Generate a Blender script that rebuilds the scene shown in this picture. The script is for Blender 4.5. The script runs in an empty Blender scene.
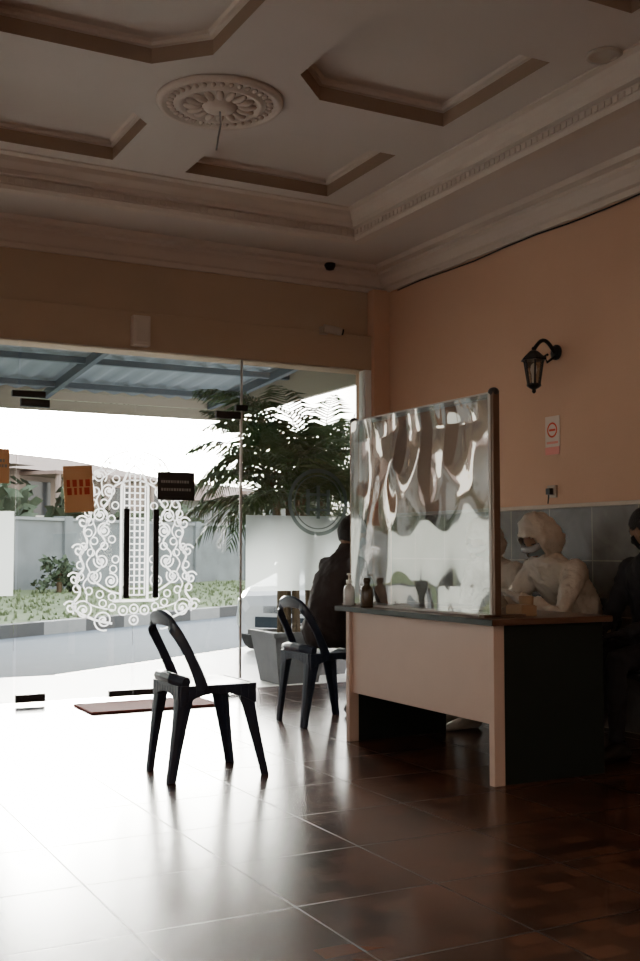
import bpy, bmesh, math, random
from mathutils import Vector, Matrix, noise
from mathutils.geometry import tessellate_polygon
random.seed(7)
pi=math.pi
scene=bpy.context.scene

# ------------------------------------------------------------ materials
def nodes(name):
    m=bpy.data.materials.new(name); m.use_nodes=True
    nt=m.node_tree; return m,nt,nt.nodes['Principled BSDF']
def mat(name,col,rough=0.6,metal=0,var=0.0,scale=6,bump=0,bscale=40,emit=0,spec=0.5,trans=0,coat=0):
    m,nt,b=nodes(name)
    b.inputs['Base Color'].default_value=(*col,1); b.inputs['Roughness'].default_value=rough
    b.inputs['Metallic'].default_value=metal; b.inputs['Specular IOR Level'].default_value=spec
    b.inputs['Transmission Weight'].default_value=trans
    b.inputs['Coat Weight'].default_value=coat
    tc=nt.nodes.new('ShaderNodeTexCoord')
    if var>0:
        n=nt.nodes.new('ShaderNodeTexNoise'); n.inputs['Scale'].default_value=scale; n.inputs['Detail'].default_value=5
        nt.links.new(tc.outputs['Object'],n.inputs['Vector'])
        r=nt.nodes.new('ShaderNodeMix'); r.data_type='RGBA'
        r.inputs[6].default_value=(*[c*(1-var) for c in col],1); r.inputs[7].default_value=(*[min(1,c*(1+var)) for c in col],1)
        nt.links.new(n.outputs['Fac'],r.inputs[0]); nt.links.new(r.outputs[2],b.inputs['Base Color'])
    if bump>0:
        n=nt.nodes.new('ShaderNodeTexNoise'); n.inputs['Scale'].default_value=bscale; n.inputs['Detail'].default_value=4
        nt.links.new(tc.outputs['Object'],n.inputs['Vector'])
        bp=nt.nodes.new('ShaderNodeBump'); bp.inputs['Strength'].default_value=bump; bp.inputs['Distance'].default_value=0.02
        nt.links.new(n.outputs['Fac'],bp.inputs['Height']); nt.links.new(bp.outputs['Normal'],b.inputs['Normal'])
    return m
def sheet_mat(name,tint,gloss_col,fac,rough=0.03,diffuse=None,dfac=0.0,translucent=False,gmul=1.0):
    """thin see-through film: transparent + fresnel gloss (+ milky part)"""
    m=bpy.data.materials.new(name); m.use_nodes=True; nt=m.node_tree; nt.nodes.clear()
    o=nt.nodes.new('ShaderNodeOutputMaterial'); t=nt.nodes.new('ShaderNodeBsdfTransparent'); t.inputs[0].default_value=(*tint,1)
    g=nt.nodes.new('ShaderNodeBsdfGlossy'); g.inputs['Color'].default_value=(*gloss_col,1); g.inputs['Roughness'].default_value=rough
    lw=nt.nodes.new('ShaderNodeFresnel'); lw.inputs['IOR'].default_value=1.5
    ml=nt.nodes.new('ShaderNodeMath'); ml.operation='MULTIPLY_ADD'; ml.inputs[1].default_value=gmul; ml.inputs[2].default_value=fac; ml.use_clamp=True
    nt.links.new(lw.outputs[0],ml.inputs[0])
    mx=nt.nodes.new('ShaderNodeMixShader'); nt.links.new(ml.outputs[0],mx.inputs[0]); nt.links.new(t.outputs[0],mx.inputs[1]); nt.links.new(g.outputs[0],mx.inputs[2])
    last=mx
    if diffuse:
        d=nt.nodes.new('ShaderNodeBsdfTranslucent' if translucent else 'ShaderNodeBsdfDiffuse'); d.inputs[0].default_value=(*diffuse,1)
        m2=nt.nodes.new('ShaderNodeMixShader'); m2.inputs[0].default_value=dfac
        nt.links.new(mx.outputs[0],m2.inputs[1]); nt.links.new(d.outputs[0],m2.inputs[2]); last=m2
    nt.links.new(last.outputs[0],o.inputs[0]); return m

M={}
M['wall']=mat('peach_wall_paint',(0.58,0.36,0.245),0.8,var=0.06,scale=2,bump=0.1,bscale=30)
M['beam']=mat('tan_wall_paint',(0.46,0.34,0.24),0.8,var=0.08,scale=2)
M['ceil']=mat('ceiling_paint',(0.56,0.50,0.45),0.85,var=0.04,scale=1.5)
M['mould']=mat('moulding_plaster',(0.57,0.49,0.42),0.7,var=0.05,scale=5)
M['rec']=mat('shaded_recess_plaster',(0.30,0.21,0.15),0.8,var=0.05,scale=5)  # backlit shade of the recess sides put into the plaster colour
M['black']=mat('black_metal',(0.012,0.012,0.013),0.4,metal=0.3)
M['blackpl']=mat('black_plastic',(0.02,0.02,0.022),0.4)
M['navy']=mat('navy_plastic',(0.020,0.030,0.055),0.3,var=0.15,scale=20)
M['white']=mat('white_paint',(0.75,0.75,0.73),0.5)
M['camb']=mat('beige_plastic',(0.42,0.36,0.30),0.5)
M['steel']=mat('brushed_steel',(0.45,0.44,0.43),0.3,metal=0.9)
M['alu']=mat('pale_aluminium',(0.55,0.54,0.52),0.5)
M['deskdark']=mat('desk_dark_laminate',(0.011,0.017,0.015),0.45,var=0.2)
M['deskbeige']=mat('desk_beige_laminate',(0.57,0.43,0.36),0.45,var=0.05)
M['desktop']=mat('desk_top_laminate',(0.11,0.055,0.035),0.3,var=0.3,scale=12)
M['frame']=mat('screen_frame',(0.16,0.10,0.07),0.35,metal=0.4)
M['skin']=mat('skin',(0.26,0.14,0.085),0.55,var=0.06)
M['hair']=mat('black_hair',(0.012,0.010,0.009),0.5,bump=0.6,bscale=120)
M['ppe']=mat('cream_coverall',(0.50,0.43,0.36),0.6,var=0.14,bump=1.0,bscale=12)
M['glove']=mat('latex_glove',(0.52,0.50,0.47),0.5)
M['mask']=mat('face_mask',(0.26,0.33,0.36),0.7)
M['shirt']=mat('dark_shirt',(0.035,0.026,0.026),0.85,var=0.2,bump=0.4,bscale=12)
M['dark']=mat('black_clothes',(0.010,0.010,0.014),0.85,var=0.2,bump=0.4,bscale=12)
M['shoe']=mat('shoe_leather',(0.02,0.018,0.016),0.4)
M['eyew']=mat('eye_white',(0.7,0.7,0.68),0.3)
M['lip']=mat('lips',(0.28,0.11,0.09),0.5)
M['glass']=sheet_mat('window_glass',(0.95,0.97,0.96),(1,1,1),0.0,0.01)
M['frost']=sheet_mat('frosted_film',(0.80,0.84,0.84),(1,1,1),0.0,0.25,(0.80,0.86,0.85),0.66,True)
M['etch']=sheet_mat('etched_white_film',(0.9,0.9,0.9),(1,1,1),0.0,0.3,(0.98,0.98,1.0),0.93,True)
M['emb']=sheet_mat('grey_film',(0.4,0.42,0.4),(1,1,1),0.0,0.3,(0.20,0.23,0.22),0.75,True)
M['film']=sheet_mat('clear_plastic_sheet',(0.80,0.85,0.88),(1.0,0.96,0.90),0.0,0.05,(0.34,0.40,0.43),0.14,gmul=0.46)
M['orange']=mat('orange_paper',(0.85,0.50,0.25),0.8)
M['red']=mat('red_ink',(0.65,0.08,0.04),0.7)
M['grey']=mat('grey_ink',(0.35,0.35,0.33),0.7)
M['paper']=mat('white_paper',(0.66,0.56,0.49),0.8)
M['pink']=mat('pink_paper',(0.75,0.30,0.26),0.8)
M['matt']=mat('red_door_mat',(0.22,0.06,0.05),0.95,var=0.3,scale=60)
M['pot']=mat('grey_planter',(0.12,0.12,0.13),0.7,var=0.25,scale=8)
M['soil']=mat('soil',(0.03,0.02,0.015),1)
M['leaf']=mat('palm_leaf',(0.035,0.075,0.022),0.45,var=0.4,scale=3)
M['trunk']=mat('palm_trunk',(0.10,0.07,0.04),0.9,var=0.3,bump=0.8,bscale=25)
M['grass']=mat('verge_grass',(0.15,0.19,0.095),0.95,var=0.5,scale=1.2,bump=1,bscale=20)
M['road']=mat('asphalt',(0.155,0.18,0.205),0.9,var=0.12,scale=3,bump=0.3,bscale=60)
M['apron']=mat('concrete_apron',(0.78,0.77,0.74),0.45,var=0.05,scale=1.2)
M['curbw']=mat('curb_white',(0.34,0.34,0.33),0.8,var=0.15)
M['curbb']=mat('curb_black',(0.09,0.09,0.09),0.8)
M['gwall']=mat('old_grey_wall',(0.19,0.21,0.22),0.95,var=0.6,scale=1.3)
M['house']=mat('house_wall',(0.28,0.22,0.19),0.9,var=0.3,scale=0.7)
M['house2']=mat('house_wall_grey',(0.28,0.30,0.31),0.9,var=0.3,scale=0.7)
M['roof']=mat('clay_roof',(0.24,0.17,0.145),0.9,var=0.2,scale=3)
M['dglass']=mat('dark_window',(0.03,0.04,0.05),0.1)
M['bush']=mat('bush_leaves',(0.06,0.085,0.05),0.9,var=0.6,scale=5,bump=1,bscale=15)
M['awn']=mat('corrugated_roof_sheet',(0.22,0.25,0.27),0.6,var=0.1)
M['steelb']=mat('painted_steel_beam',(0.07,0.085,0.10),0.6)
M['fascia']=mat('awning_fascia',(0.30,0.26,0.20),0.7)
M['car']=mat('white_car_paint',(0.62,0.65,0.68),0.2,coat=0.6)
M['tyre']=mat('tyre_rubber',(0.02,0.02,0.02),0.9)
M['lampglass']=sheet_mat('lantern_glass',(0.75,0.72,0.65),(1,1,1),0.05,0.1)
M['bottle']=sheet_mat('clear_bottle',(0.8,0.8,0.8),(1,1,1),0.1,0.1,(0.7,0.7,0.7),0.4)
M['amber']=mat('amber_bottle',(0.05,0.035,0.02),0.2)
M['box']=mat('cardboard',(0.30,0.19,0.11),0.8)

def floor_mat():
    m,nt,b=nodes('floor_tiles'); N=nt.nodes; L=nt.links
    tc=N.new('ShaderNodeTexCoord')
    br=N.new('ShaderNodeTexBrick'); br.offset=0; br.inputs['Scale'].default_value=1
    br.inputs['Brick Width'].default_value=0.5; br.inputs['Row Height'].default_value=0.5
    br.inputs['Mortar Size'].default_value=0.004; br.inputs['Mortar Smooth'].default_value=0.4
    br.inputs['Color1'].default_value=(0.080,0.040,0.026,1); br.inputs['Color2'].default_value=(0.066,0.034,0.023,1); br.inputs['Mortar'].default_value=(0.02,0.013,0.01,1)
    L.new(tc.outputs['Object'],br.inputs['Vector'])
    ch=N.new('ShaderNodeTexBrick'); ch.offset=0.5; ch.inputs['Scale'].default_value=1
    ch.inputs['Brick Width'].default_value=0.125; ch.inputs['Row Height'].default_value=0.0833; ch.inputs['Mortar Size'].default_value=0.006
    ch.inputs['Color1'].default_value=(1.8,1.4,1.15,1); ch.inputs['Color2'].default_value=(0.40,0.40,0.45,1); ch.inputs['Mortar'].default_value=(0.7,0.6,0.55,1)
    L.new(tc.outputs['Object'],ch.inputs['Vector'])
    mx=N.new('ShaderNodeMix'); mx.data_type='RGBA'; mx.blend_type='MULTIPLY'; mx.inputs[0].default_value=0.9
    L.new(br.outputs['Color'],mx.inputs[6]); L.new(ch.outputs['Color'],mx.inputs[7]); L.new(mx.outputs[2],b.inputs['Base Color'])
    nz=N.new('ShaderNodeTexNoise'); nz.inputs['Scale'].default_value=1.2; nz.inputs['Detail'].default_value=3
    L.new(tc.outputs['Object'],nz.inputs['Vector'])
    mr=N.new('ShaderNodeMapRange'); mr.inputs['To Min'].default_value=0.17; mr.inputs['To Max'].default_value=0.26
    L.new(nz.outputs['Fac'],mr.inputs['Value'])
    ad=N.new('ShaderNodeMath'); ad.operation='MULTIPLY_ADD'; ad.inputs[1].default_value=0.2
    L.new(br.outputs['Fac'],ad.inputs[0]); L.new(mr.outputs[0],ad.inputs[2]); L.new(ad.outputs[0],b.inputs['Roughness'])
    bp=N.new('ShaderNodeBump'); bp.inputs['Strength'].default_value=0.25; bp.inputs['Distance'].default_value=0.002; bp.invert=True
    L.new(br.outputs['Fac'],bp.inputs['Height']); L.new(bp.outputs['Normal'],b.inputs['Normal'])
    b.inputs['Specular IOR Level'].default_value=0.46
    return m
M['floor']=floor_mat()
def tile_mat():
    m,nt,b=nodes('wainscot_marble_tile'); N=nt.nodes; L=nt.links
    tc=N.new('ShaderNodeTexCoord'); sp=N.new('ShaderNodeSeparateXYZ'); cb=N.new('ShaderNodeCombineXYZ')
    L.new(tc.outputs['Object'],sp.inputs[0]); L.new(sp.outputs['Y'],cb.inputs['X']); L.new(sp.outputs['Z'],cb.inputs['Y'])
    br=N.new('ShaderNodeTexBrick'); br.offset=0; br.inputs['Scale'].default_value=1
    br.inputs['Brick Width'].default_value=0.4; br.inputs['Row Height'].default_value=0.3325; br.inputs['Mortar Size'].default_value=0.004
    br.inputs['Color1'].default_value=(0.15,0.135,0.12,1); br.inputs['Color2'].default_value=(0.12,0.108,0.097,1); br.inputs['Mortar'].default_value=(0.28,0.24,0.20,1)
    L.new(cb.outputs[0],br.inputs['Vector'])
    nz=N.new('ShaderNodeTexNoise'); nz.inputs['Scale'].default_value=4; nz.inputs['Detail'].default_value=8; nz.inputs['Distortion'].default_value=1.5
    L.new(tc.outputs['Object'],nz.inputs['Vector'])
    mx=N.new('ShaderNodeMix'); mx.data_type='RGBA'; mx.blend_type='OVERLAY'; mx.inputs[0].default_value=0.6
    L.new(br.outputs['Color'],mx.inputs[6]); L.new(nz.outputs['Fac'],mx.inputs[7])
    L.new(mx.outputs[2],b.inputs['Base Color'])
    b.inputs['Roughness'].default_value=0.22; b.inputs['Specular IOR Level'].default_value=0.35
    return m
M['tile']=tile_mat()

# ------------------------------------------------------------ mesh builder
class MB:
    def __init__(s): s.v=[];s.f=[];s.m=[];s.mats=[]
    def mi(s,k):
        if k not in s.mats: s.mats.append(k)
        return s.mats.index(k)
    def add(s,vs,fs,k,mx=None):
        o=len(s.v); i=s.mi(k)
        for v in vs:
            v=Vector(v); s.v.append(mx@v if mx else v)
        for f in fs: s.f.append([o+a for a in f]); s.m.append(i)
    def box(s,a,b,k,mx=None):
        x0,y0,z0=a;x1,y1,z1=b
        vs=[(x0,y0,z0),(x1,y0,z0),(x1,y1,z0),(x0,y1,z0),(x0,y0,z1),(x1,y0,z1),(x1,y1,z1),(x0,y1,z1)]
        s.add(vs,[(0,3,2,1),(4,5,6,7),(0,1,5,4),(1,2,6,5),(2,3,7,6),(3,0,4,7)],k,mx)
    def loft(s,rings,k,caps=True,closed=True):
        n=len(rings[0]); vs=[p for r in rings for p in r]; fs=[]
        for i in range(len(rings)-1):
            for j in range(n if closed else n-1):
                a=i*n+j;b=i*n+(j+1)%n; fs.append((a,b,b+n,a+n))
        if caps and closed:
            fs.append(tuple(range(n-1,-1,-1))); fs.append(tuple((len(rings)-1)*n+j for j in range(n)))
        s.add(vs,fs,k)
    def tube(s,path,rad,k,seg=10,up=None,flat=1.0):
        path=[Vector(p) for p in path]
        if not hasattr(rad,'__len__'): rad=[rad]*len(path)
        rings=[]; u=None
        for i,p in enumerate(path):
            t=(path[min(i+1,len(path)-1)]-path[max(i-1,0)]).normalized()
            if u is None:
                u=Vector(up) if up else (Vector((0,0,1)) if abs(t.z)<0.9 else Vector((1,0,0)))
            u=(u-t*u.dot(t)); u.normalize(); w=t.cross(u)
            rings.append([p+(u*math.cos(2*pi*j/seg)*flat+w*math.sin(2*pi*j/seg))*rad[i] for j in range(seg)])
        s.loft(rings,k)
    def rev(s,prof,k,c=(0,0,0),seg=24,mx=None,caps=True):
        rings=[[Vector((r*math.cos(2*pi*j/seg),r*math.sin(2*pi*j/seg),z)) for j in range(seg)] for r,z in prof]
        T=Matrix.Translation(c); 
        if mx: T=T@mx
        s.loft([[T@p for p in r] for r in rings],k,caps)
    def ell(s,c,r,k,seg=16,ring=10,mx=None):
        c=Vector(c)
        rs=[]
        for i in range(ring+1):
            a=-pi/2+pi*i/ring; a=max(-pi/2+0.02,min(pi/2-0.02,a))
            q=[]
            for j in range(seg):
                p=Vector((r[0]*math.cos(a)*math.cos(2*pi*j/seg),r[1]*math.cos(a)*math.sin(2*pi*j/seg),r[2]*math.sin(a)))
                if mx: p=mx@p
                q.append(c+p)
            rs.append(q)
        s.loft(rs,k)
    def build(s,name,smooth=False,bevel=0,parent=None,auto=False):
        me=bpy.data.meshes.new(name); me.from_pydata([tuple(v) for v in s.v],[],s.f)
        for k in s.mats: me.materials.append(M[k])
        me.polygons.foreach_set('material_index',s.m)
        if smooth: me.polygons.foreach_set('use_smooth',[True]*len(s.f))
        me.update(); o=bpy.data.objects.new(name,me); scene.collection.objects.link(o)
        bm=bmesh.new(); bm.from_mesh(me); bmesh.ops.recalc_face_normals(bm,faces=bm.faces); bm.to_mesh(me); bm.free()
        if bevel:
            b=o.modifiers.new('Bevel','BEVEL'); b.width=bevel; b.segments=2; b.limit_method='ANGLE'; b.angle_limit=0.6
        if parent: o.parent=parent
        return o
def empty(name,loc=(0,0,0)):
    e=bpy.data.objects.new(name,None); e.location=(0,0,0); scene.collection.objects.link(e); return e

# ------------------------------------------------------------ room constants
XR=4.65; YB=7.7; XL=-3.2; YN=-3.0; ZC=3.36; ZT=3.54

b=MB(); b.box((XL-0.2,YN-0.2,-0.12),(XR+0.2,YB+0.15,0),'floor'); b.build('floor')
b=MB(); b.box((XR,YN,0),(XR+0.2,YB+0.2,ZC+0.3),'wall'); b.build('wall_right')
b=MB(); b.box((XR-0.02,YN,0),(XR,7.55,1.33),'tile'); b.box((XR-0.03,YN,1.33),(XR,7.55,1.355),'mould'); b.build('trim_1',bevel=0.003)
b=MB()
b.box((XL-0.2,YN,0),(XL,YB+0.2,0.9),'wall'); b.box((XL-0.2,YN,2.5),(XL,YB+0.2,ZC+0.3),'wall')
for y0,y1 in ((YN,-1.5),(0.6,2.0),(4.0,YB+0.2)): b.box((XL-0.2,y0,0.9),(XL,y1,2.5),'wall')
b.build('wall_left')
b=MB(); b.box((XL-0.12,-1.5,0.9),(XL-0.1,0.6,2.5),'glass'); b.build('window_1')
b=MB(); b.box((XL-0.12,2.0,0.9),(XL-0.1,4.0,2.5),'glass'); b.build('window_2')
b=MB()
b.box((XL,YN-0.2,0),(XR+0.2,YN,0.9),'wall'); b.box((XL,YN-0.2,2.5),(XR+0.2,YN,ZC+0.3),'wall')
for x0,x1 in ((XL,-1.6),(0.2,XR+0.2)): b.box((x0,YN-0.2,0.9),(x1,YN,2.5),'wall')
b.build('wall_near')
b=MB(); b.box((-1.6,YN-0.12,0.9),(0.2,YN-0.1,2.5),'glass'); b.build('window_3')
b=MB(); b.box((XL,YB-0.0,2.52),(XR,YB+0.2,ZC+0.3),'beam'); b.box((XL,YB-0.06,2.52),(XR,YB,2.80),'beam'); b.build('wall_back',bevel=0.006)
b=MB(); b.box((4.5,7.60,0),(XR,YB+0.2,3.18),'wall'); b.build('wall_pilaster',bevel=0.004)

# ------------------------------------------------------------ ceiling
def offs(poly,d):
    n=len(poly); out=[]
    for i in range(n):
        p0=Vector(poly[i-1]);p1=Vector(poly[i]);p2=Vector(poly[(i+1)%n])
        e1=(p1-p0).normalized(); e2=(p2-p1).normalized()
        n1=Vector((-e1.y,e1.x)); n2=Vector((-e2.y,e2.x))
        k=(n1+n2); k=k/ (k.dot(n1)); out.append(p1+k*d)
    return out
def rings(poly,prof): return [[Vector((p.x,p.y,z)) for p in offs(poly,o)] for o,z in prof]
def rect(x0,x1,y0,y1): return [(x0,y0),(x1,y0),(x1,y1),(x0,y1)]
tray=rect(0.64,3.94,2.0,6.93)
room=rect(XL,XR,YN,YB)
cx,cy=2.28,5.51; ch=0.24
def rec(x0,x1,y0,y1,corner):
    if corner=='bl': return [(x0+ch,y0),(x1,y0),(x1,y1),(x0,y1),(x0,y0+ch)]
    if corner=='br': return [(x0,y0),(x1-ch,y0),(x1,y0+ch),(x1,y1),(x0,y1)]
    if corner=='tl': return [(x0,y0),(x1,y0),(x1,y1),(x0+ch,y1),(x0,y1-ch)]
    return [(x0,y0),(x1,y0),(x1,y1-ch),(x1-ch,y1),(x0,y1)]
recs=[rec(2.52,3.58,5.77,6.68,'bl'),rec(0.97,2.03,5.77,6.68,'br'),rec(2.52,3.58,4.28,5.24,'tl'),rec(0.97,2.03,4.28,5.24,'tr'),
      rect(2.52,3.58,2.4,3.7),rect(0.97,2.03,2.4,3.7)]
b=MB()
def tess(outer,holes,z,k):
    polys=[[Vector((x,y,z)) for x,y in outer]]+[[Vector((p[0],p[1],z)) for p in h] for h in holes]
    tri=tessellate_polygon(polys); flat=[p for q in polys for p in q]
    b.add(flat,[tuple(t) for t in tri],k)
tess(room,[tray],ZC,'ceil')
tess([tuple(p) for p in offs(tray,0.0)],recs,ZT,'ceil')
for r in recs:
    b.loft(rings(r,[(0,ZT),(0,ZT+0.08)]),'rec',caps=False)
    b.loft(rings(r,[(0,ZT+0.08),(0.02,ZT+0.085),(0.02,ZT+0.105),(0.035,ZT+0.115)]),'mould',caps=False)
    b.add([(p.x,p.y,ZT+0.115) for p in offs(r,0.035)],[tuple(range(len(r)))],'ceil')
b.box((XL-0.2,YN-0.2,ZT+0.2),(XR+0.2,YB+0.2,ZT+0.3),'ceil')
ceilo=b.build('ceiling')
b=MB()
b.loft(rings(tray,[(-0.12,ZC),(-0.12,ZC-0.015),(-0.02,ZC-0.02),(0.0,ZC),(0.0,ZC+0.055),(0.035,ZC+0.06),(0.04,ZC+0.09),(0.075,ZC+0.13),(0.085,ZC+0.16),(0.12,ZT-0.01),(0.12,ZT)]),'mould',caps=False)
def dentils(poly,o0,o1,z0,z1,step,w,k):
    P=offs(poly,0)
    n=len(P)
    for i in range(n):
        a=P[i];c=P[(i+1)%n]; L=(c-a).length; e=(c-a)/L; nn=Vector((-e.y,e.x)); t=step/2
        while t<L-w:
            q=[a+e*t+nn*o0,a+e*(t+w)+nn*o0,a+e*(t+w)+nn*o1,a+e*t+nn*o1]
            vs=[(p.x,p.y,z0) for p in q]+[(p.x,p.y,z1) for p in q]
            b.add(vs,[(0,3,2,1),(4,5,6,7),(0,1,5,4),(1,2,6,5),(2,3,7,6),(3,0,4,7)],k); t+=step
dentils(tray,0.0,0.008,ZC+0.012,ZC+0.045,0.05,0.036,'mould')
b.build('trim_2')
b=MB()
b.loft(rings(room,[(0,3.17),(0.02,3.17),(0.025,3.205),(0.05,3.215),(0.09,3.27),(0.12,3.29),(0.12,3.315),(0.17,3.325),(0.18,ZC)]),'mould',caps=False)
b.build('trim_3')

b=MB(); z=ZT
b.rev([(0.35,z),(0.35,z-0.02),(0.335,z-0.035),(0.315,z-0.03),(0.30,z-0.018),(0.25,z-0.02),(0.235,z-0.035),(0.215,z-0.035),(0.2,z-0.02),(0.1,z-0.03),(0.085,z-0.05),(0.05,z-0.06),(0.02,z-0.06)],'mould',c=(cx,cy,0),seg=64)
for i in range(16):
    a=2*pi*i/16; R=Matrix.Rotation(a,3,'Z')
    b.ell((cx+0.15*math.cos(a),cy+0.15*math.sin(a),z-0.03),(0.055,0.022,0.022),'mould',10,6,mx=R)
for i in range(36):
    a=2*pi*i/36; R=Matrix.Rotation(a,3,'Z')
    b.ell((cx+0.275*math.cos(a),cy+0.275*math.sin(a),z-0.024),(0.02,0.014,0.012),'mould',8,5,mx=R)
b.tube([(cx,cy,z-0.05),(cx+0.005,cy,z-0.13),(cx-0.01,cy-0.005,z-0.2),(cx-0.02,cy,z-0.28)],0.005,'grey',6)
b.build('ceiling_medallion',smooth=True)
b=MB(); b.rev([(0.09,ZT),(0.09,ZT-0.012),(0.07,ZT-0.014),(0.06,ZT-0.004),(0.01,ZT-0.004)],'camb',c=(3.76,4.08,0),seg=32); b.build('recessed_downlight',smooth=True)
b=MB(); pts=[(XR-0.012,7.45-i*0.35,3.155+0.008*math.sin(i*1.7)) for i in range(22)]; b.tube(pts,0.006,'black',6); b.build('wall_cable',smooth=True)
b=MB(); b.rev([(0.045,0),(0.045,0.02),(0.03,0.05),(0.01,0.055)],'black',c=(4.07,7.55,3.325),seg=16,mx=Matrix.Rotation(pi,4,'X')); b.build('motion_sensor',smooth=True)
b=MB(); b.box((4.02,7.60,2.77),(4.08,7.64,2.83),'camb'); b.box((4.03,7.54,2.79),(4.07,7.60,2.81),'camb'); b.tube([(4.0,7.53,2.80),(4.14,7.49,2.775)],0.032,'camb',14); b.tube([(4.14,7.49,2.775),(4.155,7.485,2.772)],0.025,'black',14); b.build('security_camera')
b=MB(); b.box((2.47,7.57,2.54),(2.60,7.64,2.76),'mould'); b.box((2.485,7.56,2.56),(2.585,7.57,2.74),'mould'); b.build('junction_box',bevel=0.006)

# ------------------------------------------------------------ glass facade
GY=7.68
def pane(name,x0,x1,z0,z1,extra=None):
    b=MB(); b.box((x0,GY,z0),(x1,GY+0.012,z1),'glass')
    if extra: extra(b)
    return b.build(name)
def frosted_strip(x0,x1):
    def f(b): b.add([(x0,GY-0.002,0.75),(x1,GY-0.002,0.75),(x1,GY-0.002,1.33),(x0,GY-0.002,1.33)],[(0,1,2,3)],'frost')
    return f
pane('window_5',-3.2,-0.05,0.02,2.52,frosted_strip(-3.15,-0.1))
pane('window_6',-0.03,1.68,0.02,2.52,frosted_strip(0.0,1.67))
pane('window_7',1.70,3.36,2.18,2.52)
pane('window_8',3.38,4.44,0.02,2.52,frosted_strip(3.41,4.36))
DX=2.53
def door(name,x0,x1,hx):
    def ex(b):
        left=x0<DX-0.5
        for zz0,zz1 in ((2.06,2.115),(0.02,0.075)):
            xa,xb=(x0,x0+0.20) if left else (x1-0.20,x1)
            b.box((xa,GY-0.012,zz0),(xb,GY+0.024,zz1),'blackpl')
        xa,xb=(x1-0.17,x1) if left else (x0,x0+0.17)
        b.box((xa,GY-0.012,0.02),(xb,GY+0.024,0.065),'blackpl')
        b.box((hx-0.02,GY-0.075,0.72),(hx+0.02,GY-0.055,1.36),'black')
        for zz in (0.80,1.28): b.tube([(hx,GY-0.06,zz),(hx,GY+0.0,zz)],0.01,'steel',8)
    return pane(name,x0,x1,0.015,2.12,ex)
door('door_1',1.70,2.525,2.45); door('door_2',2.535,3.36,2.67)
b=MB()
for x in (1.69,3.37): b.box((x-0.05,GY-0.014,2.125),(x+0.18 if x<2 else x+0.05,GY+0.026,2.17),'blackpl')
b.build('door_patch_fittings',bevel=0.002)
b=MB()
b.box((4.44,7.64,0),(4.50,7.74,2.52),'white'); b.box((3.362,7.675,0.02),(3.378,7.695,2.52),'alu')
b.build('trim_5',bevel=0.003)

# decorative scrollwork film on doors (plain stand-in ornament)
b=MB(); OY=GY-0.003; OZ=1.16
def rib(pts,w,k='etch',closed=False,y=None):
    y=OY if y is None else y
    pts=[Vector(p) for p in pts]; n=len(pts); L=[];R=[]
    for i in range(n):
        if closed: t=(pts[(i+1)%n]-pts[i-1]).normalized()
        else: t=(pts[min(i+1,n-1)]-pts[max(i-1,0)]).normalized()
        q=Vector((-t.y,t.x))*w/2; L.append(pts[i]+q); R.append(pts[i]-q)
    vs=[(p.x,y,p.y) for p in L]+[(p.x,y,p.y) for p in R]
    fs=[(i,i+1,n+i+1,n+i) for i in range(n-1)]
    if closed: fs.append((n-1,0,n,2*n-1))
    b.add(vs,fs,k)
def circ(u,v,r,w): 
    for s in ((1,-1) if abs(u)>1e-4 else (1,)):
        rib([(DX+s*u+r*math.cos(t*2*pi/20),OZ+v+r*math.sin(t*2*pi/20)) for t in range(20)],w,closed=True)
def spi(u,v,r,turns,ph,w,dr=1):
    n=int(20*turns)
    for s in (1,-1): rib([(DX+s*(u+r*(1-0.85*i/n)*math.cos(ph+dr*2*pi*turns*i/n)),OZ+v+r*(1-0.85*i/n)*math.sin(ph+dr*2*pi*turns*i/n)) for i in range(n+1)],w)
def disc(u,v,r):
    for s in ((1,-1) if abs(u)>1e-4 else (1,)):
        b.add([(DX+s*u+r*math.cos(t*2*pi/12),OY,OZ+v+r*math.sin(t*2*pi/12)) for t in range(12)],[tuple(range(12))],'etch')
for i in range(5): rib([(DX-0.08+0.04*i,OZ-0.42),(DX-0.08+0.04*i,OZ+(0.38 if i in(0,4) else 0.46))],0.012)
for i in range(20): 
    w_=0.085 if i<18 else 0.045
    rib([(DX-w_,OZ-0.42+0.046*i),(DX+w_,OZ-0.42+0.046*i)],0.010)
for s in (-1,1):
    rib([(DX+s*0.10,OZ-0.46),(DX+s*0.10,OZ+0.36),(DX+s*0.06,OZ+0.46),(DX,OZ+0.52)],0.018)
rib([(DX-0.16,OZ-0.46),(DX+0.16,OZ-0.46)],0.02)
def wid(v):
    vv=max(-0.6,min(0.6,v))
    base=0.36-0.14*vv
    if v>0.40: base*=math.sqrt(max(0.03,1-((v-0.40)/0.22)**2))
    if v<-0.48: base*=math.sqrt(max(0.05,1-((-v-0.48)/0.15)**2))
    return base
def side(f,w,sc,k):
    for s in (1,-1):
        rib([(DX+s*f*wid(0.62-1.24*i/80)*(1+sc*math.sin(k*i/80*2*pi)),OZ+f*(0.62-1.24*i/80)) for i in range(81)],w)
side(1.0,0.016,0.05,7); side(0.66,0.013,0.10,5); side(0.85,0.009,-0.05,7)
rnd=random.Random(4)
pts=[]
for tries in range(6000):
    u=rnd.uniform(0.14,0.52); v=rnd.uniform(-0.6,0.6); 
    if u>wid(v)+0.01: continue
    r=rnd.choice((0.095,0.075,0.055,0.036))
    if all((u-a)**2+(v-c)**2>((r+q)*0.93)**2 for a,c,q in pts) and u-r>0.10: pts.append((u,v,r))
for u,v,r in pts:
    if r>0.045: spi(u,v,r,1.9,rnd.uniform(0,6),0.011,rnd.choice((1,-1))); disc(u,v,0.014)
    else: circ(u,v,r*0.7,0.009)
for u,v in ((0,0.58),(0.07,0.56),(0,-0.52),(0.08,-0.53),(0,-0.60)):
    circ(u,v,0.032,0.011); disc(u,v,0.012)
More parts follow.
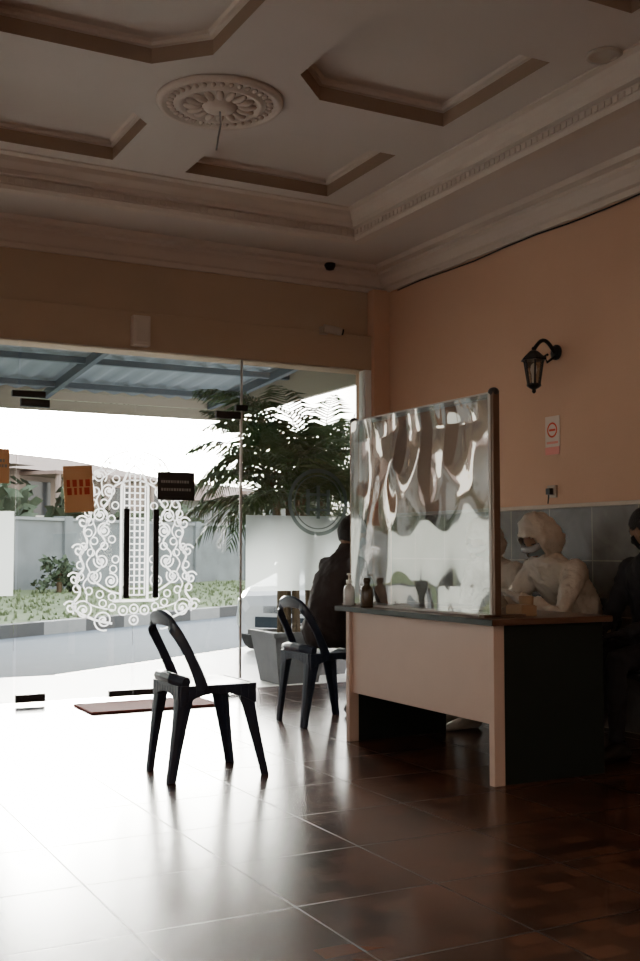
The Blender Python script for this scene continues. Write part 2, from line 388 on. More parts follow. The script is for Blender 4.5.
for v in (-0.5,-0.3,-0.1,0.1,0.3): spi(wid(v)+0.035,v,0.05,1.4,0.4,0.012)
b.build('scrollwork_door_decal')

b=MB(); ex,ez=4.03,1.44; y=GY-0.006
def ring2(r0,r1,k,n=48):
    vs=[(ex+r*math.cos(2*pi*i/n),y,ez+r*math.sin(2*pi*i/n)) for r in (r0,r1) for i in range(n)]
    b.add(vs,[(i,(i+1)%n,n+(i+1)%n,n+i) for i in range(n)],k)
ring2(0.235,0.265,'emb'); ring2(0.205,0.215,'emb')
for dx,dz,w,h in ((-0.09,0,0.03,0.2),(0.09,0,0.03,0.2),(0,0,0.03,0.26),(0,0.06,0.15,0.02),(0,-0.06,0.15,0.02)):
    b.add([(ex+dx-w/2,y,ez+dz-h/2),(ex+dx+w/2,y,ez+dz-h/2),(ex+dx+w/2,y,ez+dz+h/2),(ex+dx-w/2,y,ez+dz+h/2)],[(0,1,2,3)],'emb')
b.build('round_glass_decal')

def notice(name,x0,x1,z0,z1,k,ink,rows,tilt=0.0):
    b=MB(); c=Vector(((x0+x1)/2,GY-0.004,(z0+z1)/2)); T=Matrix.Translation(c)@Matrix.Rotation(tilt,4,'Y'); w=(x1-x0)/2;h=(z1-z0)/2
    b.box((-w,-0.002,-h),(w,0.0,h),k,T)
    rnd=random.Random(3)
    for zc,hh,fill in rows:
        x=-w*0.8
        while x<w*0.7:
            ww=rnd.uniform(0.3,0.7)*hh*1.2
            b.box((x,-0.004,zc*h-hh/2),(min(x+ww,w*0.85),-0.002,zc*h+hh/2),ink,T); x+=ww+hh*0.35
    return b.build(name)
notice('orange_paper_notice',2.01,2.22,1.33,1.66,'orange','red',[(0.25,0.05,1),(-0.1,0.05,1)],-0.07)
notice('black_hanging_sign',2.70,2.99,1.43,1.64,'blackpl','grey',[(0.3,0.02,1),(-0.25,0.02,1)])
notice('taped_paper_notice',1.42,1.63,1.52,1.76,'orange','grey',[(0.3,0.02,1),(0,0.02,1)])
b=MB(); b.box((2.05,7.05,0.0),(2.95,7.5,0.015),'matt'); b.build('door_mat',bevel=0.005)

# ------------------------------------------------------------ wall lantern
def lantern(x,y,z):
    b=MB()
    b.rev([(0.05,0),(0.05,0.012),(0.035,0.02),(0.01,0.025)],'black',c=(XR,y,z+0.08),seg=16,mx=Matrix.Rotation(-pi/2,4,'Y'))
    cxl=XR-0.19
    pts=[]
    for i in range(14):
        t=i/13; pts.append((XR-0.02-0.17*t,y,z+0.08+0.07*math.sin(pi*t)-0.0*t))
    b.tube(pts,0.013,'black',8)
    b.tube([(XR-0.02,y,z+0.05),(XR-0.08,y,z+0.01),(XR-0.10,y,z+0.05),(XR-0.075,y,z+0.06)],0.009,'black',8)
    c=(cxl,y,z)
    b.rev([(0.008,0.10),(0.014,0.09),(0.01,0.08),(0.03,0.07),(0.07,0.035),(0.085,0.02),(0.085,0.012),(0.06,0.012)],'black',c=c,seg=6)
    b.rev([(0.062,0.012),(0.038,-0.14)],'lampglass',c=c,seg=6,caps=False)
    for i in range(6):
        a=2*pi*i/6
        b.tube([(c[0]+0.064*math.cos(a),y+0.064*math.sin(a),z+0.012),(c[0]+0.039*math.cos(a),y+0.039*math.sin(a),z-0.14)],0.007,'black',6)
    b.rev([(0.045,-0.138),(0.048,-0.15),(0.03,-0.165),(0.012,-0.175),(0.014,-0.19),(0.003,-0.20)],'black',c=c,seg=12)
    b.rev([(0.012,-0.13),(0.014,-0.08),(0.022,-0.05),(0.018,-0.02),(0.004,-0.005)],'white',c=c,seg=12)
    return b.build('wall_lantern')
lantern(0,5.53,2.26)
b=MB(); y=5.58
b.box((XR-0.004,y-0.07,1.68),(XR-0.0005,y+0.07,1.93),'paper'); b.box((XR-0.006,y-0.07,1.68),(XR-0.004,y+0.07,1.73),'pink')
b.box((XR-0.006,y-0.055,1.75),(XR-0.004,y+0.055,1.765),'pink')
n=28
for r0,r1 in ((0.038,0.05),): 
    vs=[(XR-0.0055,y+r*math.cos(2*pi*i/n),1.84+r*math.sin(2*pi*i/n)) for r in (r0,r1) for i in range(n)]
    b.add(vs,[(i,(i+1)%n,n+(i+1)%n,n+i) for i in range(n)],'red')
b.box((XR-0.006,y-0.03,1.833),(XR-0.004,y+0.03,1.847),'red')
b.build('wall_notice')
b=MB(); b.box((XR-0.02,5.54,1.40),(XR,5.62,1.48),'camb'); b.box((XR-0.05,5.56,1.42),(XR-0.02,5.60,1.46),'blackpl'); b.tube([(XR-0.04,5.58,1.42),(XR-0.04,5.59,1.36)],0.005,'black',6); b.build('wall_socket',bevel=0.003)

# ------------------------------------------------------------ desk
b=MB()
b.box((2.99,4.02,0.722),(3.70,5.48,0.75),'desktop')
b.box((2.985,4.015,0.722),(2.99,5.485,0.75),'deskdark')
for y0 in (4.07,5.40):
    b.box((3.09,y0,0.0),(3.68,y0+0.03,0.722),'deskdark')
    b.box((3.03,y0-0.005,0.0),(3.09,y0+0.035,0.722),'deskbeige')
b.box((3.05,4.105,0.27),(3.068,5.395,0.722),'deskbeige')
b.box((3.068,4.105,0.27),(3.075,5.395,0.722),'deskdark')
b.box((3.3,4.98,0.30),(3.61,5.395,0.722),'deskdark')
for i in range(3): b.box((3.61,5.0,0.32+0.135*i),(3.625,5.38,0.445+0.135*i),'deskdark'); b.box((3.625,5.14,0.38+0.135*i),(3.64,5.24,0.395+0.135*i),'steel')
b.build('office_desk',bevel=0.003)

# ------------------------------------------------------------ plastic partition on desk
e=empty('plastic_partition_screen')
b=MB(); z0,z1=0.752,1.80; y0,y1=4.14,5.46; xs=3.10
for y in (y0,y1): b.box((xs-0.018,y-0.02,z0),(xs+0.018,y+0.02,z1),'frame')
b.box((xs-0.015,y0,z1-0.025),(xs+0.015,y1,z1+0.002),'alu')
b.box((xs-0.015,y0,z0),(xs+0.015,y1,z0+0.02),'alu')
b.box((xs-0.016,y1-0.022,z0),(xs+0.016,y1+0.022,z1),'alu')
b.box((xs-0.022,y0+0.0,z0),(xs-0.018,y0+0.018,z1),'alu')
for y in (y0,y1-0.02):
    b.box((xs-0.08,y-0.02,z0),(xs+0.16,y+0.02,z0+0.012),'frame')
for y in (y0,y1): b.ell((xs,y,z1),(0.026,0.028,0.022),'blackpl',12,8)
b.build('frame',bevel=0.004,parent=e)
b=MB(); NX,NZ=140,110
vs=[];fs=[]
for i in range(NX+1):
    for j in range(NZ+1):
        u=i/NX; v=j/NZ
        y=y0+0.0+(y1-y0)*u; z=z0+0.012+(z1-z0-0.02)*v
        eu=min(1,7*min(u,1-u)); ed=eu*min(1,9*min(v,1-v))
        q=noise.noise(Vector((u*2.0,v*1.0,0.3)))*0.028
        up=max(0,(v-0.35)/0.65)
        q+=noise.noise(Vector((u*8,v*2.2,2)))*0.012*up
        a=noise.noise(Vector((u*5+v*2.2,v*2.0-u,9))); q+=math.sqrt(a*a+0.003)*0.015*(0.25+0.75*up)
        q+=noise.noise(Vector((u*3-v*3,v*2,5)))*0.008
        pk=0.005*math.sin(u*37)*math.exp(-((1-v)*7))+0.004*math.sin(u*33+1)*math.exp(-v*9)
        vs.append((xs-0.021+q*ed-0.0+pk*eu,y,z))
for i in range(NX):
    for j in range(NZ):
        a=i*(NZ+1)+j; fs.append((a,a+1,a+NZ+2,a+NZ+1))
b.add(vs,fs,'film'); b.build('plastic_sheet',smooth=True,parent=e)

b=MB(); c=(3.02,5.38,0.751)
b.rev([(0.03,0),(0.032,0.01),(0.032,0.09),(0.026,0.11),(0.012,0.12),(0.012,0.13)],'bottle',c=c,seg=20)
b.rev([(0.016,0.125),(0.016,0.145),(0.005,0.146),(0.005,0.17),(0.012,0.172),(0.012,0.182)],'white',c=c,seg=14)
b.tube([(c[0],c[1],0.751+0.176),(c[0]-0.02,c[1]-0.035,0.751+0.172)],0.005,'white',8)
b.build('hand_sanitizer_bottle',smooth=True)
b=MB(); c=(3.03,5.20,0.751)
b.rev([(0.034,0),(0.036,0.01),(0.036,0.08),(0.03,0.11),(0.016,0.12),(0.016,0.135),(0.02,0.137),(0.02,0.16),(0.005,0.161)],'amber',c=c,seg=20); b.build('amber_bottle',smooth=True)
b=MB(); b.box((3.25,4.14,0.751),(3.34,4.26,0.80),'box'); b.box((3.255,4.145,0.80),(3.335,4.255,0.804),'box'); b.build('cardboard_box',bevel=0.002)
b=MB(); b.rev([(0.03,0),(0.033,0.01),(0.036,0.085),(0.034,0.085),(0.03,0.012)],'box',c=(3.42,4.32,0.751),seg=20); b.build('paper_cup',smooth=True)
b=MB(); b.box((3.35,4.7,0.751),(3.56,4.99,0.758),'paper'); b.build('paper_form')

# ------------------------------------------------------------ moulded plastic stacking chair (faces +X locally)
def chair(cx,cy,yaw,key,name='plastic_stacking_chair'):
    T=Matrix.Translation((cx,cy,0))@Matrix.Rotation(yaw,4,'Z'); b=MB()
    def P(x,y,z): return T@Vector((x,y,z))
    NX=14;NY=14;top=[];bot=[]
    for i in range(NX+1):
        for j in range(NY+1):
            u=i/NX;v=j/NY*2-1
            hw=0.178+0.02*u; x=-0.19+0.41*u; y=v*hw
            k=abs(v)**5; x=x-(0.03*k if u>0.5 else -0.03*k)*abs(2*u-1)
            z=0.44-0.014*(1-v*v)*math.sin(pi*min(1,u*1.1))-0.022*(max(0,u-0.8)/0.2)**2-0.006*abs(v)**6
            top.append(P(x,y,z)); bot.append(P(x,y,z-0.018))
    n=(NX+1)*(NY+1); fs=[]
    for i in range(NX):
        for j in range(NY):
            a=i*(NY+1)+j; fs.append((a,a+NY+1,a+NY+2,a+1)); fs.append((n+a,n+a+1,n+a+NY+2,n+a+NY+1))
    per=[i*(NY+1) for i in range(NX+1)]+[NX*(NY+1)+j for j in range(1,NY+1)]+[i*(NY+1)+NY for i in range(NX-1,-1,-1)]+[j for j in range(NY-1,0,-1)]
    for a in range(len(per)): p=per[a];q=per[(a+1)%len(per)]; fs.append((p,q,n+q,n+p))
    b.add(top+bot,fs,key)
    def skirt(pts,hs):
        for (a,h0),(c,h1) in zip(zip(pts[:-1],hs[:-1]),zip(pts[1:],hs[1:])):
            a=Vector(a);c=Vector(c); d=(c-a).normalized(); nn=Vector((-d.y,d.x,0))*0.009
            lo=[a-nn-Vector((0,0,h0)),c-nn-Vector((0,0,h1)),c+nn-Vector((0,0,h1)),a+nn-Vector((0,0,h0))]
            vs=[T@p for p in lo]+[T@p for p in (a-nn,c-nn,c+nn,a+nn)]
            b.add(vs,[(0,3,2,1),(4,5,6,7),(0,1,5,4),(1,2,6,5),(2,3,7,6),(3,0,4,7)],key)
    zr=0.435
    def arc(p,q,n=10): return [tuple(Vector(p).lerp(Vector(q),i/n)) for i in range(n+1)]
    def hh(n=10): return [0.040+0.055*abs(2*i/n-1)**2.2 for i in range(n+1)]
    skirt(arc((0.195,-0.185,zr),(0.195,0.185,zr)),hh()); skirt(arc((-0.18,-0.182,zr),(0.19,-0.192,zr)),hh()); skirt(arc((-0.18,0.182,zr),(0.19,0.192,zr)),hh())
    skirt(arc((-0.18,-0.175,zr),(-0.18,0.175,zr)),hh())
    for sx,sy,xb,yb in ((-1,-1,-0.225,-0.18),(-1,1,-0.21,0.165),(1,-1,0.25,-0.195),(1,1,0.225,0.18)):
        xt=0.168*sx; yt=0.172*sy
        rings=[]
        for t in (0,0.1,0.22,0.4,0.65,0.85,1):
            tt=t*0.85+0.15*t*t
            x=xt+(xb-xt)*tt; y=yt+(yb-yt)*tt; z=0.432*(1-t); w=0.036*(1-t)**1.6+0.034; th=0.014
            q=[(0,0),(-w*0.5*sx,0.003*sy),(-w*1.15*sx,0),(-w*1.15*sx,-th*sy),(-th*sx,-th*sy),(-th*sx,-w*1.1*sy),(0,-w*1.1*sy),(0.003*sx,-w*0.5*sy)]
            rings.append([P(x+a+0.012*sx,y+c+0.008*sy,z) for a,c in q])
        b.loft(rings,key)
    prof=[(-0.045,-0.192,0.425,0.062),(-0.072,-0.192,0.49,0.052),(-0.122,-0.190,0.59,0.046),(-0.17,-0.178,0.68,0.050),(-0.206,-0.145,0.742,0.058),(-0.222,-0.08,0.772,0.070),(-0.228,0,0.781,0.076)]
    full=prof+[(x,-y,z,w) for x,y,z,w in prof[-2::-1]]
    pts=[]
    for i in range(len(full)-1):
        for t in (0,0.25,0.5,0.75):
            a=[Vector(full[max(0,min(len(full)-1,i+k))][:3]) for k in (-1,0,1,2)]
            w=full[i][3]*(1-t)+full[i+1][3]*t
            p=0.5*((2*a[1])+(a[2]-a[0])*t+(2*a[0]-5*a[1]+4*a[2]-a[3])*t*t+(3*a[1]-a[0]-3*a[2]+a[3])*t**3)
            pts.append((p,w))
    pts.append((Vector(full[-1][:3]),full[-1][3]))
    rings=[]
    for i,(p,w) in enumerate(pts):
        t=(pts[min(i+1,len(pts)-1)][0]-pts[max(i-1,0)][0]).normalized()
        k=max(0,min(1,(p.z-0.68)/0.07))
        inw=(Vector((-1,0,-0.3))*(1-k)+(Vector((-0.17,0,0.5))-p).normalized()*(0.25+0.75*k))
        inw=(inw-t*inw.dot(t)).normalized(); nrm=inw.cross(t).normalized()
        th=0.012
        rings.append([T@(p+nrm*a+inw*c) for a,c in ((-th,0.005),(0,-0.003),(th,0.005),(th,w*0.5),(th*0.8,w-0.005),(0,w),(-th*0.8,w-0.005),(-th,w*0.5))])
    b.loft(rings,key)
    b.tube([P(-0.15,-0.18,0.45),P(-0.185,-0.09,0.462),P(-0.19,0,0.466),P(-0.185,0.09,0.462),P(-0.15,0.18,0.45)],0.028,key,8,flat=1.0)
    return b.build(name,bevel=0.003)
chair(1.995,5.0,0.0,'navy')
chair(3.24,6.14,0.05,'navy')
chair(4.27,4.97,pi,'blackpl'); chair(4.32,4.38,pi,'blackpl'); chair(4.33,5.62,pi,'blackpl')

# ------------------------------------------------------------ people
def ik(S,H,l1,l2,pole):
    S=Vector(S);H=Vector(H);d=H-S;L=min(d.length,(l1+l2)*0.995); dn=d.normalized(); H=S+dn*L
    a=(l1*l1-l2*l2+L*L)/(2*L); h=math.sqrt(max(0,l1*l1-a*a)); pl=Vector(pole); pl=(pl-dn*pl.dot(dn)).normalized()
    return S+dn*a+pl*h,H
def hand(b,W,D,Nn,side,k):
    D=D.normalized(); Nn=(Nn-D*Nn.dot(D)).normalized(); Tt=D.cross(Nn)
    R=Matrix((D,Tt,Nn)).transposed()
    b.ell(W+D*0.045,(0.052,0.040,0.017),k,14,8,mx=R)
    b.tube([W-D*0.03,W+D*0.02],[0.026,0.026],k,10)
    for t,L in ((-0.029,0.068),(-0.010,0.080),(0.010,0.076),(0.028,0.058)):
        p=W+D*0.082+Tt*(t*side); ang=0.15; pts=[p-D*0.02,p]
        for s_,da in ((0.42,0.25),(0.33,0.45),(0.25,0.35)):
            ang+=da; p=p+(D*math.cos(ang)+Nn*math.sin(ang)+Tt*(t*side*2*0.5))*L*s_; pts.append(p)
        b.tube(pts,[0.0095,0.0095,0.0085,0.008,0.006],k,8)
    p=W+D*0.02-Tt*0.03*side; pts=[p]
    for L,w in ((0.035,0.9),(0.03,0.5),(0.024,0.2)):
        p=p+(D*(1.1-w*0.5)-Tt*side*w+Nn*0.3).normalized()*L; pts.append(p)
    b.tube(pts,[0.014,0.012,0.010,0.007],k,8)
def headshape(u,scale=1.0):
    x,y,z=u
    r=Vector((0.098*x,0.076*y,0.122*z))
    if z<0:
        r.y*=1-0.38*(-z)**1.3
        if x<0: r.x*=1-0.35*(-z)
        else: r.x*=1-0.10*(-z)
    if x>0:
        r.x+=0.024*math.exp(-((y/0.13)**2+((z+0.16)/0.16)**2))
        r.x+=0.008*math.exp(-((y/0.09)**2+((z-0.03)/0.14)**2))
        for s in (-1,1): r.x-=0.010*math.exp(-(((y-s*0.36)/0.17)**2+((z-0.03)/0.12)**2))
        r.x+=0.006*math.exp(-((y/0.24)**2+((z+0.47)/0.08)**2))
        r.x+=0.006*math.exp(-((y/0.2)**2+((z+0.8)/0.15)**2))
        r.x+=0.004*math.exp(-(((z-0.22)/0.08)**2+(y/0.5)**2))
    return r*scale
def headmesh(b,T,k,scale=1.0,keep=None,seg=40,ring=32):
    vs=[];fs=[];ok=[]
    for i in range(ring+1):
        a=-pi/2+pi*i/ring
        for j in range(seg):
            t=2*pi*j/seg; u=(math.cos(a)*math.cos(t),math.cos(a)*math.sin(t),math.sin(a))
            vs.append(T@headshape(u,scale)); ok.append(keep(u) if keep else True)
    for i in range(ring):
        for j in range(seg):
            f=(i*seg+j,i*seg+(j+1)%seg,(i+1)*seg+(j+1)%seg,(i+1)*seg+j)
            if all(ok[q] for q in f): fs.append(f)
    b.add(vs,fs,k)
def person(name,hx,hy,yaw,lean,cloth,hands,headpitch=0.2,headyaw=0,hood=False,handk='skin',knee=0.42,foot=0.42,shoe='shoe',mask=True,pants=None,bulk=1.0,drop=0.0):
    e=empty(name); R=Matrix.Translation((hx,hy,0))@Matrix.Rotation(yaw,4,'Z')
    W=lambda f,s,z: R@Vector((f,s,z))
    b=MB()
    prof=[(0.0,0.455,.13,.09),(0.0,.50,.17,.125),(0.0,.56,.18,.135),(0.08,.66,.16,.12),(0.3,.78,.17,.122),(0.6,.90,.19,.125),(0.82,.975,.185,.105),(0.93,1.02,.12,.08),(1.0,1.055,.062,.06),(1.1,1.11,.055,.055)]
    rr=[]
    dz=lambda z: z-drop*max(0,(z-0.56)/0.5)
    for fl,z,w,d in prof:
        if hood and 1.0<z<1.1: w*=1.3; d*=1.25
        rr.append([W(fl*lean+d*bulk*math.cos(2*pi*i/20),w*bulk*math.sin(2*pi*i/20),dz(z)) for i in range(20)])
    b.loft(rr,cloth)
    hb=MB()
    for s,hd in ((1,hands[0]),(-1,hands[1])):
        S=W(0.82*lean,0.165*s*bulk,dz(0.965)); H=W(*hd)
        E,H=ik(S,H,0.29,0.25,W(-0.25,0.55*s,-0.7)-W(0,0,0))
        b.tube([S+(S-E)*0.02,S*0.5+E*0.5,E,E*0.5+H*0.5,H],[0.068*bulk,0.058*bulk,0.047*bulk,0.043*bulk,0.034*bulk],cloth,14)
        b.ell(S,(0.07*bulk,0.07*bulk,0.065*bulk),cloth)
        b.ell(E,(0.047*bulk,)*3,cloth)
        hand(hb,H+(H-E).normalized()*0.01,(H-E)+Vector((0,0,0.02)),Vector((0,0,-1)),s,handk)
        K=W(knee,0.12*s,0.50); A=W(foot,0.11*s,0.10); Hp=W(0.02,0.09*s,0.54)
        b.tube([Hp,(Hp+K)/2,K],[0.085*bulk,0.075*bulk,0.060*bulk],cloth,16)
        b.ell(K,(0.062*bulk,)*3,cloth)
        b.tube([K,K*0.6+A*0.4,A],[0.058*bulk,0.056*bulk,0.042*bulk],cloth,14)
        sb=MB()
        prs=[(-0.075,.03,.02,.05),(-0.06,.036,.001,.09),(0.0,.038,.001,.105),(0.06,.042,.001,.075),(0.13,.044,.001,.055),(0.175,.03,.002,.04),(0.185,.015,.008,.025)]
        sr=[]
        for f,w,za,zb in prs:
            sr.append([R@Vector((foot+f,0.11*s+w*math.cos(2*pi*i/14),(za+zb)/2+(zb-za)/2*math.sin(2*pi*i/14))) for i in range(14)])
        sb.loft(sr,shoe); sb.build('shoe_'+('l' if s>0 else 'r'),smooth=True,parent=e)
    o=b.build('body',smooth=True,parent=e)
    m=o.modifiers.new('Remesh','REMESH'); m.mode='VOXEL'; m.voxel_size=0.012; m.use_smooth_shade=True
    m=o.modifiers.new('Smooth','SMOOTH'); m.iterations=6; m.factor=0.6
    tx=bpy.data.textures.new(name+'_folds','CLOUDS'); tx.noise_scale=0.07
    m=o.modifiers.new('Folds','DISPLACE'); m.texture=tx; m.strength=0.035 if hood else 0.03; m.mid_level=0.5
    if hood:
        tx=bpy.data.textures.new(name+'_creases','CLOUDS'); tx.noise_scale=0.03; tx.noise_type='HARD_NOISE'
        m=o.modifiers.new('Creases','DISPLACE'); m.texture=tx; m.strength=0.014; m.mid_level=0.5
    o=hb.build('hands',smooth=True,parent=e)
    m=o.modifiers.new('Remesh','REMESH'); m.mode='VOXEL'; m.voxel_size=0.004; m.use_smooth_shade=True
    m=o.modifiers.new('Smooth','SMOOTH'); m.iterations=3
    HT=R@Matrix.Translation((lean*1.08+0.035,0,dz(1.165)))@Matrix.Rotation(headyaw,4,'Z')@Matrix.Rotation(headpitch,4,'Y')
    b=MB(); headmesh(b,HT,'skin')
    for s in (-1,1):
        b.ell(HT@Vector((0.078,0.029*s,0.004)),(0.012,0.013,0.010),'eyew',12,8,mx=HT.to_3x3())
        b.ell(HT@Vector((0.0885,0.029*s,0.004)),(0.003,0.006,0.006),'hair',10,6,mx=HT.to_3x3())
        b.tube([HT@Vector((0.088,0.014*s,0.026)),HT@Vector((0.09,0.03*s,0.030)),HT@Vector((0.08,0.046*s,0.026))],0.0035,'hair',6)
        b.ell(HT@Vector((-0.005,0.077*s,-0.005)),(0.018,0.007,0.030),'skin',12,8,mx=HT.to_3x3())
    b.ell(HT@Vector((0.092,0,-0.055)),(0.008,0.022,0.004),'lip',12,6,mx=HT.to_3x3())
    b.build('head',smooth=True,parent=e)
    if mask:
        b=MB(); headmesh(b,HT,mask if isinstance(mask,str) else 'mask',1.07,lambda u:u[0]>0.25 and -0.85<u[2]<-0.08); b.build('face_mask',smooth=True,parent=e)
    if not hood:
        b=MB(); headmesh(b,HT,'hair',1.09,lambda u:(u[2]>0.42 if u[0]>0.45 else (u[2]>0.05 if u[0]>0.05 else u[2]>-0.55)) ); o=b.build('hair',smooth=True,parent=e)
        m=o.modifiers.new('Solid','SOLIDIFY'); m.thickness=0.014
    else:
        b=MB(); 
        vs=[];fs=[];ok=[];seg=44;ring=32
        for i in range(ring+1):
            a=-pi/2+pi*i/ring
            for j in range(seg):
                t=2*pi*j/seg; u=Vector((math.cos(a)*math.cos(t),math.cos(a)*math.sin(t),math.sin(a)))
                pk=0.025*max(0,u.z)**3 if u.x<0.3 else 0
                r=Vector((0.132*u.x-0.004,0.106*u.y,0.142*u.z+pk-0.008))
                r+=u*0.014*noise.noise(u*3+Vector((hx,hy,0)))+u*0.012*abs(noise.noise(Vector((u.x*3,u.y*3,u.z*9))+Vector((hx,hy,3))))
                if u.z<-0.4: r.x-=0.02
                vs.append(HT@r)
                ok.append(not (u.x>0.62 and -0.75<u.z<0.62 and (u.y**2/0.45+u.z**2/0.5)<1))
        for i in range(ring):
            for j in range(seg):
                f=(i*seg+j,i*seg+(j+1)%seg,(i+1)*seg+(j+1)%seg,(i+1)*seg+j)
                if all(ok[q] for q in f): fs.append(f)
        b.add(vs,fs,'ppe'); o=b.build('hood',smooth=True,parent=e)
        m=o.modifiers.new('Solid','SOLIDIFY'); m.thickness=0.006
        b=MB(); b.tube([HT@Vector((0.06,-0.07,0.008)),HT@Vector((0.108,-0.035,0.008)),HT@Vector((0.114,0,0.010)),HT@Vector((0.108,0.035,0.008)),HT@Vector((0.06,0.07,0.008))],0.02,'bottle',10); b.build('goggles',smooth=True,parent=e)
    return e
person('seated_client',3.27,6.14,0.05,0.16,'shirt',[(0.42,0.12,0.66),(0.42,-0.12,0.66)],0.3,knee=0.40,foot=0.30)
person('health_worker',4.34,4.97,pi,0.25,'ppe',[(0.54,0.10,0.80),(0.52,-0.14,0.80)],0.7,0.1,True,'glove',0.40,0.36,'ppe',bulk=1.12,drop=0.03)
person('health_worker',4.36,5.62,pi+0.1,0.20,'ppe',[(0.38,0.12,0.66),(0.38,-0.12,0.66)],0.6,0.2,True,'glove',0.44,0.48,'ppe',bulk=1.08,drop=0.04)
person('seated_attendant',4.36,4.38,pi,0.04,'dark',[(0.34,0.10,0.64),(0.34,-0.10,0.64)],0.35,-1.5,knee=0.42,foot=0.42,handk='dark',mask='dark')

# ------------------------------------------------------------ exterior
b=MB(); b.box((-40,YB+0.15,-0.3),(60,9.6,-0.02),'apron'); b.build('porch_paving')
ang=math.atan2(0.566,0.824); RT=Matrix.Translation((3.07,15.0,0))@Matrix.Rotation(ang,4,'Z')
b=MB(); 
b.add([(-80,-80,-0.125),(120,-80,-0.125),(120,-3.5,-0.125),(-80,-3.5,-0.125)],[(0,1,2,3)],'apron',RT)
o=b.build('forecourt_ground')
b=MB(); b.add([(-80,-3.5,-0.12),(120,-3.5,-0.12),(120,0,-0.12),(-80,0,-0.12)],[(0,1,2,3)],'road',RT); b.build('street_road')
b=MB()
for i in range(-30,60): b.box((i*0.9,0,-0.12),(i*0.9+0.9,0.22,0.06),'curbw' if i%2 else 'curbb',RT)
b.build('painted_kerb')
b=MB(); n=60; vs=[];fs=[]
for i in range(n+1):
    for j in range(9):
        u=-50+120*i/n; v=0.22+j*0.9
        vs.append((u,v,0.03+0.30*(j/8)+0.06*noise.noise(Vector((u*0.5,v,0)))*(1 if j else 0)))
for i in range(n):
    for j in range(8): a=i*9+j; fs.append((a,a+9,a+10,a+1))
b.add(vs,fs,'grass',RT)
b.add([(-80,7.4,0.33),(120,7.4,0.33),(120,140,0.4),(-80,140,0.4)],[(0,1,2,3)],'grass',RT)
rt=random.Random(12)
for i in range(2600):
    u=rt.uniform(-12,14); v=rt.uniform(0.3,5.2); h=rt.uniform(0.03,0.09)
    z=0.03+0.30*((v-0.22)/7.2)
    for k in range(2):
        a=rt.uniform(0,pi); dx,dy=math.cos(a)*0.04,math.sin(a)*0.04
        b.add([(u-dx,v-dy,z-0.03),(u+dx,v+dy,z-0.03),(u+rt.uniform(-.06,.06),v+rt.uniform(-.05,.05),z+h)],[(0,1,2)],'grass',RT)
b.build('grass_verge',smooth=False)
b=MB(); b.box((-50,5.4,0.05),(70,5.6,1.70),'gwall',RT)
for i in range(-20,30): b.box((i*2.5,5.33,0.05),(i*2.5+0.25,5.67,1.80),'gwall',RT)
b.box((-50,5.35,1.70),(70,5.65,1.76),'house2',RT)
b.build('boundary_wall')
def house(x,y,w,d,h,wk):
    b=MB(); b.box((x,y,0.35),(x+w,y+d,h),wk,RT)
    rh=h+0.9
    vs=[(x-.5,y-.5,h),(x+w+.5,y-.5,h),(x+w+.5,y+d+.5,h),(x-.5,y+d+.5,h),(x+w*0.2,y+d/2,rh),(x+w*0.8,y+d/2,rh)]
    b.add(vs,[(0,1,5,4),(1,2,5),(2,3,4,5),(3,0,4),(0,3,2,1)],'roof',RT)
    for k in range(int(w//1.9)):
        b.box((x+0.5+1.9*k,y-0.05,2.1),(x+1.5+1.9*k,y,3.1),'dglass',RT); b.box((x+0.4+1.9*k,y-0.08,2.0),(x+1.6+1.9*k,y,2.1),'white',RT)
    b.box((x+0.2,y-1.4,3.25),(x+w*0.6,y,3.35),'roof',RT)
    for k in range(3): b.tube([RT@Vector((x+0.4+k*w*0.28,y-1.3,0.3)),RT@Vector((x+0.4+k*w*0.28,y-1.3,3.25))],0.08,wk,8)
    return b.build('house')
house(-1.6,9.5,4.0,6,4.3,'house'); house(3.6,10,7,7,3.3,'house2'); house(-14,12,9,7,3.6,'house2'); house(13,12,8,7,3.4,'house'); house(25,12,8,7,3.0,'house2')
def bush(u,v,r,n,zb=0.3,name='bush'):
    b=MB(); rnd=random.Random(int(u*10+v))
    for i in range(n):
        c=Vector((u+rnd.uniform(-r,r),v+rnd.uniform(-r*.4,r*.4),zb+rnd.uniform(0.3,1.2)*r))
        for q in range(26):
            p=Vector((rnd.gauss(0,1),rnd.gauss(0,1),rnd.gauss(0,1))).normalized()*r*rnd.uniform(0.15,0.42)
            a=Vector((rnd.gauss(0,1),rnd.gauss(0,1),rnd.gauss(0,1))).normalized()*r*0.16
            d=p.cross(a).normalized()*r*0.10
            b.add([RT@(c+p-a),RT@(c+p+d),RT@(c+p+a),RT@(c+p-d)],[(0,1,2,3)],'bush')
    b.tube([RT@Vector((u,v,zb-0.1)),RT@Vector((u,v,zb+r*0.8))],0.06,'trunk',6)
    return b.build(name)
for u,v,r in ((-3.2,7.2,1.4),(1.9,7.4,1.2),(7.5,7.6,1.6),(11,7.9,1.6),(-6,7.3,1.4),(14,7.7,1.4)): bush(u,v,r,26)
for u,v,r in ((-2.4,4.6,0.5),(-1.3,4.8,0.4),(2.2,4.9,0.3),(4.5,4.8,0.45),(6.5,4.6,0.5)): bush(u,v,r,14,0.2)

